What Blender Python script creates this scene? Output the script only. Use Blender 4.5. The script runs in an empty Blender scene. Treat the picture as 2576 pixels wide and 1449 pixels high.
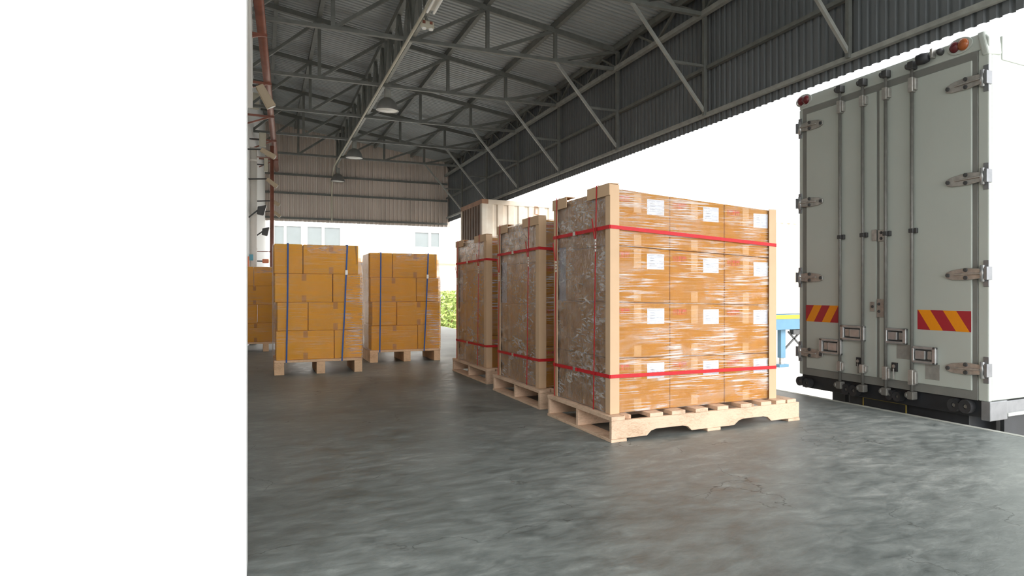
import bpy, math, random
from mathutils import Vector, Matrix, noise

random.seed(7)
SC = bpy.context.scene
COL = SC.collection
PI = math.pi

# ------------------------------------------------------------------ camera
F, PX, PY, CAMZ = 1700.0, 1598.0, 735.0, 1.2
TH = math.atan(943.0 / 1700.0)
CT, ST = math.cos(TH), math.sin(TH)
cam = bpy.data.cameras.new('camera')
cam.sensor_fit = 'HORIZONTAL'
cam.sensor_width = 36.0
cam.lens = F / 2576 * 36.0
cam.shift_x = -(PX - 1288.0) / 2576
cam.shift_y = (PY - 724.5) / 2576
cam.clip_start, cam.clip_end = 0.02, 400
cam_ob = bpy.data.objects.new('camera', cam)
COL.objects.link(cam_ob)
cam_ob.location = (0, 0, CAMZ)
cam_ob.rotation_euler = (PI / 2, 0, -TH)
SC.camera = cam_ob

# ------------------------------------------------------------------ world, sun, exposure
world = bpy.data.worlds.new('overcast_sky')
SC.world = world
world.use_nodes = True
bg = world.node_tree.nodes['Background']
bg.inputs['Color'].default_value = (0.97, 0.985, 1.0, 1)
# bright hazy sky, brightest in the quarter where the sun stands (behind the camera)
SKY_BASE, SKY_LOBE = 1.8, 7.0
_nt = world.node_tree
_tc = _nt.nodes.new('ShaderNodeTexCoord')
_dot = _nt.nodes.new('ShaderNodeVectorMath'); _dot.operation = 'DOT_PRODUCT'
_dot.inputs[1].default_value = Vector((0.02, -0.96, 0.28)).normalized()
_nt.links.new(_tc.outputs['Generated'], _dot.inputs[0])
_mx = _nt.nodes.new('ShaderNodeMath'); _mx.operation = 'MAXIMUM'; _mx.inputs[1].default_value = 0.0
_nt.links.new(_dot.outputs['Value'], _mx.inputs[0])
_pw = _nt.nodes.new('ShaderNodeMath'); _pw.operation = 'POWER'; _pw.inputs[1].default_value = 3.0
_nt.links.new(_mx.outputs[0], _pw.inputs[0])
_ma = _nt.nodes.new('ShaderNodeMath'); _ma.operation = 'MULTIPLY_ADD'
_ma.inputs[1].default_value, _ma.inputs[2].default_value = SKY_LOBE, SKY_BASE
_nt.links.new(_pw.outputs[0], _ma.inputs[0])
_nt.links.new(_ma.outputs[0], bg.inputs['Strength'])
sun = bpy.data.lights.new('sun', 'SUN')
sun.energy = 3.0
sun.angle = math.radians(12)
sun.color = (1.0, 0.95, 0.87)
sun_ob = bpy.data.objects.new('sun', sun)
COL.objects.link(sun_ob)
sun_ob.rotation_euler = Vector((0.03, 0.80, -0.85)).to_track_quat('-Z', 'Y').to_euler()
SC.view_settings.view_transform = 'Standard'
SC.view_settings.look = 'None'
SC.view_settings.gamma = 1
SC.view_settings.use_curve_mapping = False
SC.view_settings.exposure = 0.0
SC.cycles.use_denoising = True
SC.cycles.max_bounces = 8
SC.cycles.diffuse_bounces = 5
SC.cycles.transparent_max_bounces = 12
SC.cycles.sample_clamp_indirect = 8

# ------------------------------------------------------------------ measuring helpers (pixel of the photo -> point of the place)
def on_x(px, py, X):
    r = (px - PX) / F
    Z = X / (r * CT + ST)
    return Vector((X, -r * Z * ST + Z * CT, CAMZ + (PY - py) / F * Z))

def on_y(px, py, Y):
    r = (px - PX) / F
    Z = Y / (CT - r * ST)
    return Vector((r * Z * CT + Z * ST, Y, CAMZ + (PY - py) / F * Z))

def on_z(px, py, z):
    Z = F * (CAMZ - z) / (py - PY)
    r = (px - PX) / F
    return Vector((r * Z * CT + Z * ST, -r * Z * ST + Z * CT, z))

# ------------------------------------------------------------------ materials
MATS = {}
def nodes_of(name):
    m = bpy.data.materials.new(name)
    m.use_nodes = True
    nt = m.node_tree
    return m, nt, nt.nodes['Principled BSDF']

def ramp(nt, fac, stops):
    r = nt.nodes.new('ShaderNodeValToRGB')
    els = r.color_ramp.elements
    els[0].position, els[0].color = stops[0][0], stops[0][1]
    els[1].position, els[1].color = stops[-1][0], stops[-1][1]
    for p, c in stops[1:-1]:
        e = els.new(p)
        e.color = c
    nt.links.new(fac, r.inputs[0])
    return r.outputs[0]

def coords(nt, scale=(1, 1, 1), rot=(0, 0, 0)):
    tc = nt.nodes.new('ShaderNodeTexCoord')
    mp = nt.nodes.new('ShaderNodeMapping')
    mp.inputs['Scale'].default_value = scale
    mp.inputs['Rotation'].default_value = rot
    nt.links.new(tc.outputs['Object'], mp.inputs[0])
    return mp.outputs[0]

def noise_tex(nt, vec, scale, detail=4, rough=0.55, dist=0.0):
    n = nt.nodes.new('ShaderNodeTexNoise')
    n.inputs['Scale'].default_value = scale
    n.inputs['Detail'].default_value = detail
    n.inputs['Roughness'].default_value = rough
    n.inputs['Distortion'].default_value = dist
    nt.links.new(vec, n.inputs['Vector'])
    return n.outputs['Fac']

def bump(nt, h, strength, distance=0.01):
    b = nt.nodes.new('ShaderNodeBump')
    b.inputs['Strength'].default_value = strength
    b.inputs['Distance'].default_value = distance
    nt.links.new(h, b.inputs['Height'])
    return b.outputs[0]

def c4(c, k=1.0):
    return (c[0] * k, c[1] * k, c[2] * k, 1)

def mat(name, col, rough=0.6, metal=0.0, var=0.12, scale=(1, 1, 1), nscale=6.0, bmp=0.0, bscale=None, spec=0.5, col2=None):
    m, nt, b = nodes_of(name)
    v = coords(nt, scale)
    f = noise_tex(nt, v, nscale)
    lo = c4(col, 1 - var) if col2 is None else c4(col2)
    hi = c4(col, 1 + var) if col2 is None else c4(col)
    nt.links.new(ramp(nt, f, [(0.3, lo), (0.7, hi)]), b.inputs['Base Color'])
    b.inputs['Roughness'].default_value = rough
    b.inputs['Metallic'].default_value = metal
    b.inputs['Specular IOR Level'].default_value = spec
    if bmp:
        h = noise_tex(nt, v, bscale or nscale * 3)
        nt.links.new(bump(nt, h, bmp), b.inputs['Normal'])
    MATS[name] = m
    return m

def floor_material():
    m, nt, b = nodes_of('polished_concrete')
    v = coords(nt)
    big = noise_tex(nt, v, 0.55, 6, 0.62, 0.6)
    mid = noise_tex(nt, coords(nt, (1.0, 1.7, 1), (0, 0, 0.5)), 4.6, 10, 0.72, 0.35)
    mix = nt.nodes.new('ShaderNodeMath'); mix.operation = 'MULTIPLY_ADD'
    nt.links.new(mid, mix.inputs[0]); mix.inputs[1].default_value = 0.62
    sc = nt.nodes.new('ShaderNodeMath'); sc.operation = 'MULTIPLY'; sc.inputs[1].default_value = 0.38
    nt.links.new(big, sc.inputs[0]); nt.links.new(sc.outputs[0], mix.inputs[2])
    base = ramp(nt, mix.outputs[0], [(0.36, (0.085, 0.098, 0.095, 1)), (0.46, (0.150, 0.168, 0.162, 1)),
                                     (0.54, (0.215, 0.235, 0.225, 1)), (0.66, (0.36, 0.38, 0.36, 1))])
    # hairline cracks
    vo = nt.nodes.new('ShaderNodeTexVoronoi'); vo.feature = 'DISTANCE_TO_EDGE'; vo.inputs['Scale'].default_value = 1.1
    add = nt.nodes.new('ShaderNodeVectorMath'); add.operation = 'ADD'
    nz = nt.nodes.new('ShaderNodeTexNoise'); nz.inputs['Scale'].default_value = 3.0; nz.inputs['Detail'].default_value = 8
    nt.links.new(v, nz.inputs['Vector'])
    sc2 = nt.nodes.new('ShaderNodeVectorMath'); sc2.operation = 'SCALE'; sc2.inputs['Scale'].default_value = 0.55
    nt.links.new(nz.outputs['Color'], sc2.inputs[0]); nt.links.new(v, add.inputs[0]); nt.links.new(sc2.outputs[0], add.inputs[1])
    nt.links.new(add.outputs[0], vo.inputs['Vector'])
    line = ramp(nt, vo.outputs['Distance'], [(0.0, (1, 1, 1, 1)), (0.006, (0, 0, 0, 1))])
    gate = ramp(nt, noise_tex(nt, v, 1.3, 3), [(0.50, (0, 0, 0, 1)), (0.58, (0.85, 0.85, 0.85, 1))])
    mul = nt.nodes.new('ShaderNodeMath'); mul.operation = 'MULTIPLY'
    nt.links.new(line, mul.inputs[0]); nt.links.new(gate, mul.inputs[1])
    cm = nt.nodes.new('ShaderNodeMixRGB'); cm.inputs[2].default_value = (0.03, 0.035, 0.032, 1)
    nt.links.new(mul.outputs[0], cm.inputs[0]); nt.links.new(base, cm.inputs[1])
    nt.links.new(cm.outputs[0], b.inputs['Base Color'])
    rr = nt.nodes.new('ShaderNodeMapRange')
    rr.inputs[1].default_value, rr.inputs[2].default_value = 0.3, 0.7
    rr.inputs[3].default_value, rr.inputs[4].default_value = 0.34, 0.60
    nt.links.new(mid, rr.inputs[0]); nt.links.new(rr.outputs[0], b.inputs['Roughness'])
    b.inputs['Specular IOR Level'].default_value = 0.55
    h = noise_tex(nt, coords(nt, (1.0, 1.8, 1), (0, 0, 0.5)), 8.0, 8, 0.66, 0.3)
    nt.links.new(bump(nt, h, 0.34, 0.014), b.inputs['Normal'])
    return m

def wood_material(name, lo, hi):
    m, nt, b = nodes_of(name)
    g = noise_tex(nt, coords(nt, (7, 7, 26)), 3.0, 8, 0.65, 1.6)
    k = noise_tex(nt, coords(nt, (1, 1, 1)), 5.0, 3)
    mx = nt.nodes.new('ShaderNodeMath'); mx.operation = 'MULTIPLY_ADD'
    nt.links.new(g, mx.inputs[0]); mx.inputs[1].default_value = 0.6
    s = nt.nodes.new('ShaderNodeMath'); s.operation = 'MULTIPLY'; s.inputs[1].default_value = 0.4
    nt.links.new(k, s.inputs[0]); nt.links.new(s.outputs[0], mx.inputs[2])
    nt.links.new(ramp(nt, mx.outputs[0], [(0.32, c4(lo)), (0.5, c4(hi)), (0.7, c4(hi, 1.15))]), b.inputs['Base Color'])
    b.inputs['Roughness'].default_value = 0.8
    nt.links.new(bump(nt, g, 0.25, 0.004), b.inputs['Normal'])
    return m

def film_material(name, haze, gloss, seed, wrinkled=False, veil=0.012):
    """clear stretch film: see-through, glossy, whitish where it is folded, with painted patches of glare"""
    m = bpy.data.materials.new(name); m.use_nodes = True
    nt = m.node_tree
    nt.nodes.remove(nt.nodes['Principled BSDF'])
    out = nt.nodes['Material Output']
    v = coords(nt, (1.1, 1.1, 30))
    if wrinkled:
        streak = noise_tex(nt, coords(nt, (1.0, 1.3, 4.2), (0.75, 0, 0)), 4.6, 6, 0.66, 2.2)
    else:
        streak = noise_tex(nt, v, 2.8, 5, 0.6, 0.35)
    patch = noise_tex(nt, coords(nt, (1.2, 1.2, 2.2), (seed, seed * 0.3, seed * 1.7)), 1.9, 3, 0.5, 1.2)
    fold = noise_tex(nt, coords(nt, (3, 3, 2), (seed, 0.4, 0.9)), 5.0, 4, 0.6, 2.5)
    smask = ramp(nt, streak, [(0.48, (0, 0, 0, 1)), (0.59, (1, 1, 1, 1))])
    pmask = ramp(nt, patch, [(0.38, (0.12, 0.12, 0.12, 1)), (0.60, (1, 1, 1, 1))])
    mu = nt.nodes.new('ShaderNodeMath'); mu.operation = 'MULTIPLY'
    nt.links.new(smask, mu.inputs[0]); nt.links.new(pmask, mu.inputs[1])
    # bump: streaks + folds
    hs = nt.nodes.new('ShaderNodeMath'); hs.operation = 'ADD'
    nt.links.new(streak, hs.inputs[0]); nt.links.new(fold, hs.inputs[1])
    nrm = bump(nt, hs.outputs[0], 0.75, 0.012)
    tr = nt.nodes.new('ShaderNodeBsdfTransparent'); tr.inputs[0].default_value = (0.97, 0.97, 0.97, 1)
    gl = nt.nodes.new('ShaderNodeBsdfGlossy'); gl.inputs['Roughness'].default_value = 0.16
    nt.links.new(nrm, gl.inputs['Normal'])
    df = nt.nodes.new('ShaderNodeBsdfDiffuse'); df.inputs[0].default_value = (0.93, 0.90, 0.86, 1)
    m1 = nt.nodes.new('ShaderNodeMixShader')
    fr = nt.nodes.new('ShaderNodeFresnel'); fr.inputs[0].default_value = 1.45
    nt.links.new(nrm, fr.inputs['Normal'])
    fa = nt.nodes.new('ShaderNodeMath'); fa.operation = 'MULTIPLY_ADD'; fa.inputs[1].default_value = gloss; fa.inputs[2].default_value = 0.008
    fa.use_clamp = True
    nt.links.new(fr.outputs[0], fa.inputs[0]); nt.links.new(fa.outputs[0], m1.inputs[0])
    nt.links.new(tr.outputs[0], m1.inputs[1]); nt.links.new(gl.outputs[0], m1.inputs[2])
    m2 = nt.nodes.new('ShaderNodeMixShader')
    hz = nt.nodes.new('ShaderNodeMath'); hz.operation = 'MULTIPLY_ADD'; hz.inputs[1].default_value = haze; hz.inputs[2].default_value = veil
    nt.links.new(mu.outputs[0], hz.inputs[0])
    big = ramp(nt, noise_tex(nt, coords(nt, (0.8, 0.8, 1.6), (seed, 0, 0.2)), 1.7, 3, 0.5, 1.8), [(0.50, (0, 0, 0, 1)), (0.56, (1, 1, 1, 1))])  # broad pale patches: reflected glare painted into the film's haze
    glare = nt.nodes.new('ShaderNodeMath'); glare.operation = 'MULTIPLY_ADD'; glare.inputs[1].default_value = haze * 0.13; glare.use_clamp = True
    nt.links.new(big, glare.inputs[0]); nt.links.new(hz.outputs[0], glare.inputs[2]); nt.links.new(glare.outputs[0], m2.inputs[0])
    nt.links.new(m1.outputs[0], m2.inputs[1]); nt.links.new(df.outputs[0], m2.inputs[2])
    nt.links.new(m2.outputs[0], out.inputs[0])
    return m

M_FLOOR = floor_material()
M_YARD = mat('sunny_yard_concrete', (0.60, 0.58, 0.54), 0.85, nscale=0.7, var=0.08)
M_WHITEWALL = mat('white_wall_paint', (0.86, 0.87, 0.86), 0.7, nscale=2, var=0.02)
M_SIDING = mat('pale_siding_paint', (0.62, 0.64, 0.58), 0.6, nscale=3, var=0.08)
M_ROOF = mat('grey_roof_sheet', (0.36, 0.385, 0.385), 0.5, nscale=1.2, var=0.12, metal=0.0)
M_FASCIA = mat('grey_fascia_sheet', (0.125, 0.135, 0.142), 0.55, nscale=1.0, var=0.14, scale=(1, 1, 0.15))
M_GABLE = mat('weathered_gable_sheet', (0.68, 0.60, 0.54), 0.6, nscale=1.5, var=0.1, scale=(2, 2, 0.25))
M_STEEL = mat('grey_painted_steel', (0.15, 0.155, 0.143), 0.55, nscale=8, var=0.15)
M_STEEL2 = mat('pale_painted_steel', (0.30, 0.305, 0.28), 0.5, nscale=8, var=0.15)
M_RUST = mat('brown_painted_pipe', (0.24, 0.085, 0.055), 0.45, nscale=5, var=0.2)
M_PVC = mat('white_pvc', (0.78, 0.74, 0.68), 0.45, nscale=4, var=0.04)
M_BEIGE = mat('beige_plastic', (0.55, 0.52, 0.42), 0.5, nscale=4, var=0.06)
M_TAN = mat('tan_lamp_hood', (0.42, 0.33, 0.22), 0.5, nscale=4, var=0.1)
M_DARK = mat('dark_metal', (0.05, 0.05, 0.05), 0.5, nscale=10, var=0.2)
M_BLUEP = mat('blue_plastic', (0.12, 0.38, 0.5), 0.5, nscale=4, var=0.06)
M_ORANGE = mat('orange_paint', (0.75, 0.25, 0.12), 0.5, nscale=4, var=0.06)
M_SHADE = mat('aluminium_lamp_shade', (0.30, 0.30, 0.29), 0.4, metal=0.6, nscale=8, var=0.1)
M_LENS = mat('frosted_lamp_glass', (0.92, 0.92, 0.88), 0.3, nscale=4, var=0.02)
M_CARTON = mat('brown_corrugated_board', (0.60, 0.265, 0.020), 0.8, nscale=3, var=0.05, spec=0.12)
M_CARTONY = mat('mustard_corrugated_board', (0.92, 0.46, 0.035), 0.75, nscale=3, var=0.06, spec=0.12)
M_TAPE = mat('clear_brown_tape', (0.70, 0.38, 0.11), 0.35, nscale=10, var=0.04)
M_TAPEY = mat('brown_tape', (0.62, 0.27, 0.02), 0.5, nscale=10, var=0.04)
M_KRAFT = mat('kraft_edge_board', (0.64, 0.44, 0.28), 0.8, nscale=5, var=0.04, spec=0.2)
M_PAPER = mat('white_label_paper', (0.80, 0.83, 0.90), 0.55, nscale=10, var=0.02)
M_PAPER2 = mat('bluish_delivery_note', (0.50, 0.54, 0.68), 0.45, nscale=6, var=0.1)
M_PRINT = mat('grey_print', (0.55, 0.57, 0.63), 0.6, nscale=10, var=0.05)
M_REDINK = mat('red_ink', (0.72, 0.11, 0.06), 0.7, nscale=30, var=0.25)
M_STRAP = mat('red_strap', (0.56, 0.006, 0.012), 0.6, nscale=30, var=0.1)
M_BSTRAP = mat('blue_strap', (0.008, 0.075, 0.30), 0.5, nscale=30, var=0.1)
M_SEAL = mat('steel_seal', (0.62, 0.60, 0.56), 0.3, metal=0.8, nscale=60, var=0.3)
M_WOOD = wood_material('pale_pallet_wood', (0.46, 0.29, 0.18), (0.72, 0.51, 0.36))
M_WOOD2 = wood_material('orange_pallet_wood', (0.55, 0.32, 0.17), (0.80, 0.53, 0.32))
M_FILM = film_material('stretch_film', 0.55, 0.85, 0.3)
M_FILMW = film_material('stretch_film_wrinkled', 0.38, 1.9, 0.7, True, 0.05)
M_FILM2 = film_material('stretch_film_light', 0.14, 0.7, 1.1)
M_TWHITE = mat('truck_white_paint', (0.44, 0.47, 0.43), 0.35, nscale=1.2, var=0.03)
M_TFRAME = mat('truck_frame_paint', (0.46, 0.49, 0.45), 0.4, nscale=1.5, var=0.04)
M_GASKET = mat('grey_door_gasket', (0.19, 0.19, 0.175), 0.6, nscale=4, var=0.1)
M_ROD = mat('dull_lock_rod', (0.16, 0.155, 0.14), 0.45, metal=0.2, nscale=14, var=0.15)
M_CHROME = mat('worn_chrome', (0.46, 0.46, 0.46), 0.32, metal=0.7, nscale=14, var=0.12)
M_STAIN = mat('stainless_hinge', (0.40, 0.385, 0.36), 0.32, metal=0.6, nscale=20, var=0.2)
M_PLATE = mat('grey_wear_plate', (0.30, 0.30, 0.28), 0.45, metal=0.3, nscale=16, var=0.15)
M_REFR = mat('red_reflective_sheet', (0.36, 0.018, 0.03), 0.35, nscale=60, var=0.03)
M_REFO = mat('orange_reflective_sheet', (0.78, 0.27, 0.004), 0.35, nscale=60, var=0.03)
M_LRED = mat('dark_red_lens', (0.11, 0.012, 0.014), 0.25, nscale=30, var=0.1)
M_LORG = mat('orange_lens', (0.33, 0.085, 0.02), 0.25, nscale=30, var=0.1)
M_RUBBER = mat('black_rubber', (0.022, 0.022, 0.024), 0.6, nscale=8, var=0.2)
M_CHASSIS = mat('black_chassis', (0.016, 0.018, 0.022), 0.5, nscale=6, var=0.3)
M_SILVER = mat('silver_side_rail', (0.22, 0.225, 0.235), 0.4, metal=0.5, nscale=8, var=0.15)
M_DIMYEL = mat('faded_yellow_edge', (0.30, 0.22, 0.04), 0.5, nscale=16, var=0.2)
M_CONT = mat('rusty_cream_container', (0.70, 0.64, 0.54), 0.6, nscale=1.6, var=0.12, col2=(0.55, 0.44, 0.33))
M_CONTD = mat('rusty_container_frame', (0.32, 0.17, 0.10), 0.7, nscale=3, var=0.3)
M_CONTR = mat('shaded_rust_container_end', (0.17, 0.115, 0.085), 0.7, nscale=2.2, var=0.25)  # end wall: rust brown, darkened to paint in the shade on that side
M_CBAND = mat('orange_container_paint', (0.85, 0.42, 0.25), 0.6, nscale=2, var=0.05)
M_TBLUE = mat('blue_trailer_paint', (0.075, 0.17, 0.25), 0.5, nscale=3, var=0.08)
M_TYEL = mat('yellow_trailer_stripe', (0.90, 0.50, 0.02), 0.5, nscale=3, var=0.05)
M_BLDG = mat('white_building_render', (0.84, 0.82, 0.78), 0.8, nscale=0.6, var=0.03)
M_GLASS = mat('pale_window_glass', (0.14, 0.16, 0.16), 0.3, nscale=0.7, var=0.1)
M_SHRUB = mat('yellow_green_leaves', (0.30, 0.38, 0.10), 0.7, nscale=4, var=0.35)
M_EDGE = mat('worn_dock_edge', (0.40, 0.41, 0.37), 0.5, nscale=5, var=0.2)

# ------------------------------------------------------------------ mesh helpers
WO = {}   # world origin of each object

class MB:
    def __init__(self, tf=None):
        self.v, self.f, self.tf = [], [], tf
    def add(self, vs, fs):
        o = len(self.v)
        self.v += [Vector(p) for p in vs]
        self.f += [tuple(i + o for i in f) for f in fs]
        return self
    def hexa(self, p):      # 8 points: bottom ring (4), top ring (4)
        return self.add(p, [(3, 2, 1, 0), (4, 5, 6, 7), (0, 1, 5, 4), (1, 2, 6, 5), (2, 3, 7, 6), (3, 0, 4, 7)])
    def box(self, a, b):
        x0, y0, z0 = (min(a[i], b[i]) for i in range(3))
        x1, y1, z1 = (max(a[i], b[i]) for i in range(3))
        return self.hexa([(x0, y0, z0), (x1, y0, z0), (x1, y1, z0), (x0, y1, z0), (x0, y0, z1), (x1, y0, z1), (x1, y1, z1), (x0, y1, z1)])
    def bar(self, p, q, w, h=None, up=(0, 0, 1)):
        h = h or w
        p, q = Vector(p), Vector(q)
        d = (q - p).normalized()
        u = Vector(up)
        if abs(d.dot(u)) > 0.98:
            u = Vector((1, 0, 0))
        s = d.cross(u).normalized() * (w / 2)
        t = s.cross(d).normalized() * (h / 2)
        return self.hexa([p - s - t, p + s - t, q + s - t, q - s - t, p - s + t, p + s + t, q + s + t, q - s + t])
    def tube(self, pts, r, n=10, caps=True):
        pts = [Vector(p) for p in pts]
        vs, fs = [], []
        prev = None
        for i, p in enumerate(pts):
            d = (pts[min(i + 1, len(pts) - 1)] - pts[max(i - 1, 0)]).normalized()
            if prev is None:
                a = d.orthogonal().normalized()
            else:
                a = (prev - d * prev.dot(d)).normalized()
            prev = a
            b = d.cross(a)
            rr = r[i] if isinstance(r, (list, tuple)) else r
            vs += [p + (a * math.cos(2 * PI * k / n) + b * math.sin(2 * PI * k / n)) * rr for k in range(n)]
        for i in range(len(pts) - 1):
            fs += [(i * n + k, i * n + (k + 1) % n, (i + 1) * n + (k + 1) % n, (i + 1) * n + k) for k in range(n)]
        if caps:
            fs.append(tuple(reversed(range(n))))
            fs.append(tuple(range((len(pts) - 1) * n, len(pts) * n)))
        return self.add(vs, fs)
    def lathe(self, prof, c, axis=(0, 0, 1), n=20):
        c, ax = Vector(c), Vector(axis).normalized()
        a = ax.orthogonal().normalized(); b = ax.cross(a)
        vs, fs = [], []
        for r, h in prof:
            vs += [c + ax * h + (a * math.cos(2 * PI * k / n) + b * math.sin(2 * PI * k / n)) * max(r, 1e-4) for k in range(n)]
        for i in range(len(prof) - 1):
            fs += [(i * n + k, i * n + (k + 1) % n, (i + 1) * n + (k + 1) % n, (i + 1) * n + k) for k in range(n)]
        return self.add(vs, fs)
    def prism(self, poly, ext):
        ext = Vector(ext); n = len(poly)
        vs = [Vector(p) for p in poly] + [Vector(p) + ext for p in poly]
        fs = [tuple(reversed(range(n))), tuple(range(n, 2 * n))] + [(k, (k + 1) % n, n + (k + 1) % n, n + k) for k in range(n)]
        return self.add(vs, fs)
    def build(self, name, m, parent=None, bevel=0.0, origin=None, smooth=False, seg=2):
        vs = [self.tf(p) for p in self.v] if self.tf else self.v
        vs = [Vector(p) for p in vs]
        if parent is not None:
            o = WO[parent]
        elif origin is not None:
            o = Vector(origin)
        else:
            lo = [min(p[i] for p in vs) for i in range(3)]; hi = [max(p[i] for p in vs) for i in range(3)]
            o = Vector(((lo[0] + hi[0]) / 2, (lo[1] + hi[1]) / 2, lo[2]))
        me = bpy.data.meshes.new(name)
        me.from_pydata([tuple(p - o) for p in vs], [], self.f)
        me.materials.append(m)
        me.update()
        import bmesh
        bm = bmesh.new(); bm.from_mesh(me)
        bmesh.ops.recalc_face_normals(bm, faces=bm.faces)
        bm.to_mesh(me); bm.free()
        if smooth:
            for p in me.polygons:
                p.use_smooth = True
        ob = bpy.data.objects.new(name, me)
        COL.objects.link(ob)
        if parent is not None:
            ob.parent = parent
        else:
            ob.location = o
        WO[ob] = o
        if bevel:
            bv = ob.modifiers.new('bevel', 'BEVEL'); bv.width = bevel; bv.segments = seg; bv.limit_method = 'ANGLE'
        return ob

def tag(o, label, cat, group=None, kind=None):
    o['label'] = label; o['category'] = cat
    if group: o['group'] = group
    if kind: o['kind'] = kind
    return o

def thing(name, label, cat, loc, group=None):
    o = bpy.data.objects.new(name, None)
    COL.objects.link(o)
    o.empty_display_size = 0.1
    o.location = loc
    WO[o] = Vector(loc)
    return tag(o, label, cat, group)

def struct(o):
    o['kind'] = 'structure'
    return o

def corrugated(mb, o, along, across, nrm, pitch, depth, th=0.004):
    """sheet from corner o; `along` = vector parallel to the ribs, `across` = vector the profile repeats over"""
    o, along, across, nrm = Vector(o), Vector(along), Vector(across), Vector(nrm)
    L = across.length; u = across / L
    n = max(1, int(L / pitch))
    pr = []
    for i in range(n):
        s = i * pitch
        pr += [(s, 0), (s + pitch * 0.52, 0), (s + pitch * 0.64, depth), (s + pitch * 0.88, depth)]
    pr.append((n * pitch, 0))
    vs = []
    for s, d in pr:
        a = o + u * s + nrm * d
        vs += [a, a + along, a + along + nrm * th, a + nrm * th]
    fs = []
    for i in range(len(pr) - 1):
        k = i * 4; q = k + 4
        fs += [(k, q, q + 1, k + 1), (k + 3, k + 2, q + 2, q + 3), (k, k + 3, q + 3, q), (k + 1, q + 1, q + 2, k + 2)]
    e = (len(pr) - 1) * 4
    fs += [(0, 1, 2, 3), (e, e + 3, e + 2, e + 1)]
    return mb.add(vs, fs)

# ------------------------------------------------------------------ the setting
XD = 5.58                       # dock edge
SK = 0.085                      # roof frames are slightly skewed to the dock edge
ZB = 5.15                       # underside level of the trusses
def ztop(x): return ZB + 0.32 + (5.55 - x) * 0.16
def ypos(yr, x): return yr + SK * (5.55 - x)

struct(MB().box((-8, -5, -1.25), (XD - 0.06, 25.2, 0)).build('floor', M_FLOOR, origin=(0, 0, 0)))
struct(MB().box((XD - 0.06, -5, -1.25), (XD, 25.2, 0.002)).build('trim_1', M_EDGE))
struct(MB().box((-60, -60, -1.45), (90, 90, -1.25)).build('ground', M_YARD))

# left: the white end of the building, its side wall runs off along the pallets
def wallx(y): return -1.04 + 0.06 * (y - 4.2)
wl = MB()
wl.box((-9, 3.2, 0), (-0.05, 3.48, 7.2))
wl.hexa([(-9, 3.48, 0), (wallx(3.48), 3.48, 0), (wallx(25), 25, 0), (-9, 25, 0), (-9, 3.48, 7.2), (wallx(3.48), 3.48, 7.2), (wallx(25), 25, 7.2), (-9, 25, 7.2)])
wl.box((-9, 3.48, 3.95), (-0.10, 11.6, 7.2))      # deeper upper storey near the corner
struct(wl.build('wall_left', M_WHITEWALL))
# unseen walls added behind the camera to shade the truck; dock side left open
struct(MB().box((-9, -5.2, 0), (-1.2, -5.0, 7.2)).box((-1.2, -5.2, 4.8), (XD, -5.0, 7.2)).build('blocker_wall_front', M_SIDING))
struct(MB().box((-9.2, -5.2, 0), (-9.0, 3.3, 7.2)).build('blocker_wall_side', M_SIDING))

rf = MB()
xl, xr = -1.3, 6.1
corrugated(rf, (xr, -5.0, ztop(xr) + 0.15), (xl - xr, SK * (xr - xl), ztop(xl) - ztop(xr)), (0, 29.0, 0), (0, 0, 1), 0.12, 0.028)
struct(rf.build('ceiling', M_ROOF))

fs = MB()
corrugated(fs, (XD + 0.05, -5.0, 3.60), (0, 0, 2.02), (0, 28.5, 0), (1, 0, 0), 0.12, 0.024)
struct(fs.build('wall_right', M_FASCIA))
YG = 23.35
gb = MB()
gx0, gx1 = XD + 0.10, -0.2
pitch = 0.13
n = int((gx0 - gx1) / pitch)
for i in range(n):      # each rib runs up to the sloping roof
    for k, (s0, s1, d0, d1) in enumerate(((0, .5, 0, 0), (.5, .62, 0, 1), (.62, .88, 1, 1), (.88, 1, 1, 0))):
        a, b = gx0 - (i + s0) * pitch, gx0 - (i + s1) * pitch
        ya, yb = ypos(YG, a) - 0.05 * d0, ypos(YG, b) - 0.05 * d1
        zb = 3.42
        gb.hexa([(a, ya, zb), (b, yb, zb), (b, yb + 0.006, zb), (a, ya + 0.006, zb), (a, ya, ztop(a) + 0.19), (b, yb, ztop(b) + 0.19), (b, yb + 0.006, ztop(b) + 0.19), (a, ya + 0.006, ztop(a) + 0.19)])
struct(gb.build('wall_back', M_GABLE))
# sheeting rails on both hanging walls
struct(MB().bar((XD + 0.0, -3, 3.735), (XD + 0.0, YG, 3.735), 0.06, 0.05).build('trim_2', M_STEEL2))
struct(MB().bar((XD + 0.0, -3, 4.40), (XD + 0.0, YG, 4.40), 0.06, 0.05).build('trim_3', M_STEEL))
for i, z in enumerate((3.52, 4.30, 4.88)):
    struct(MB().bar((XD, ypos(YG, XD) - 0.08, z), (0.05, ypos(YG, 0) - 0.08, z), 0.05, 0.06).build('trim_%d' % (4 + i), M_STEEL))

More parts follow.
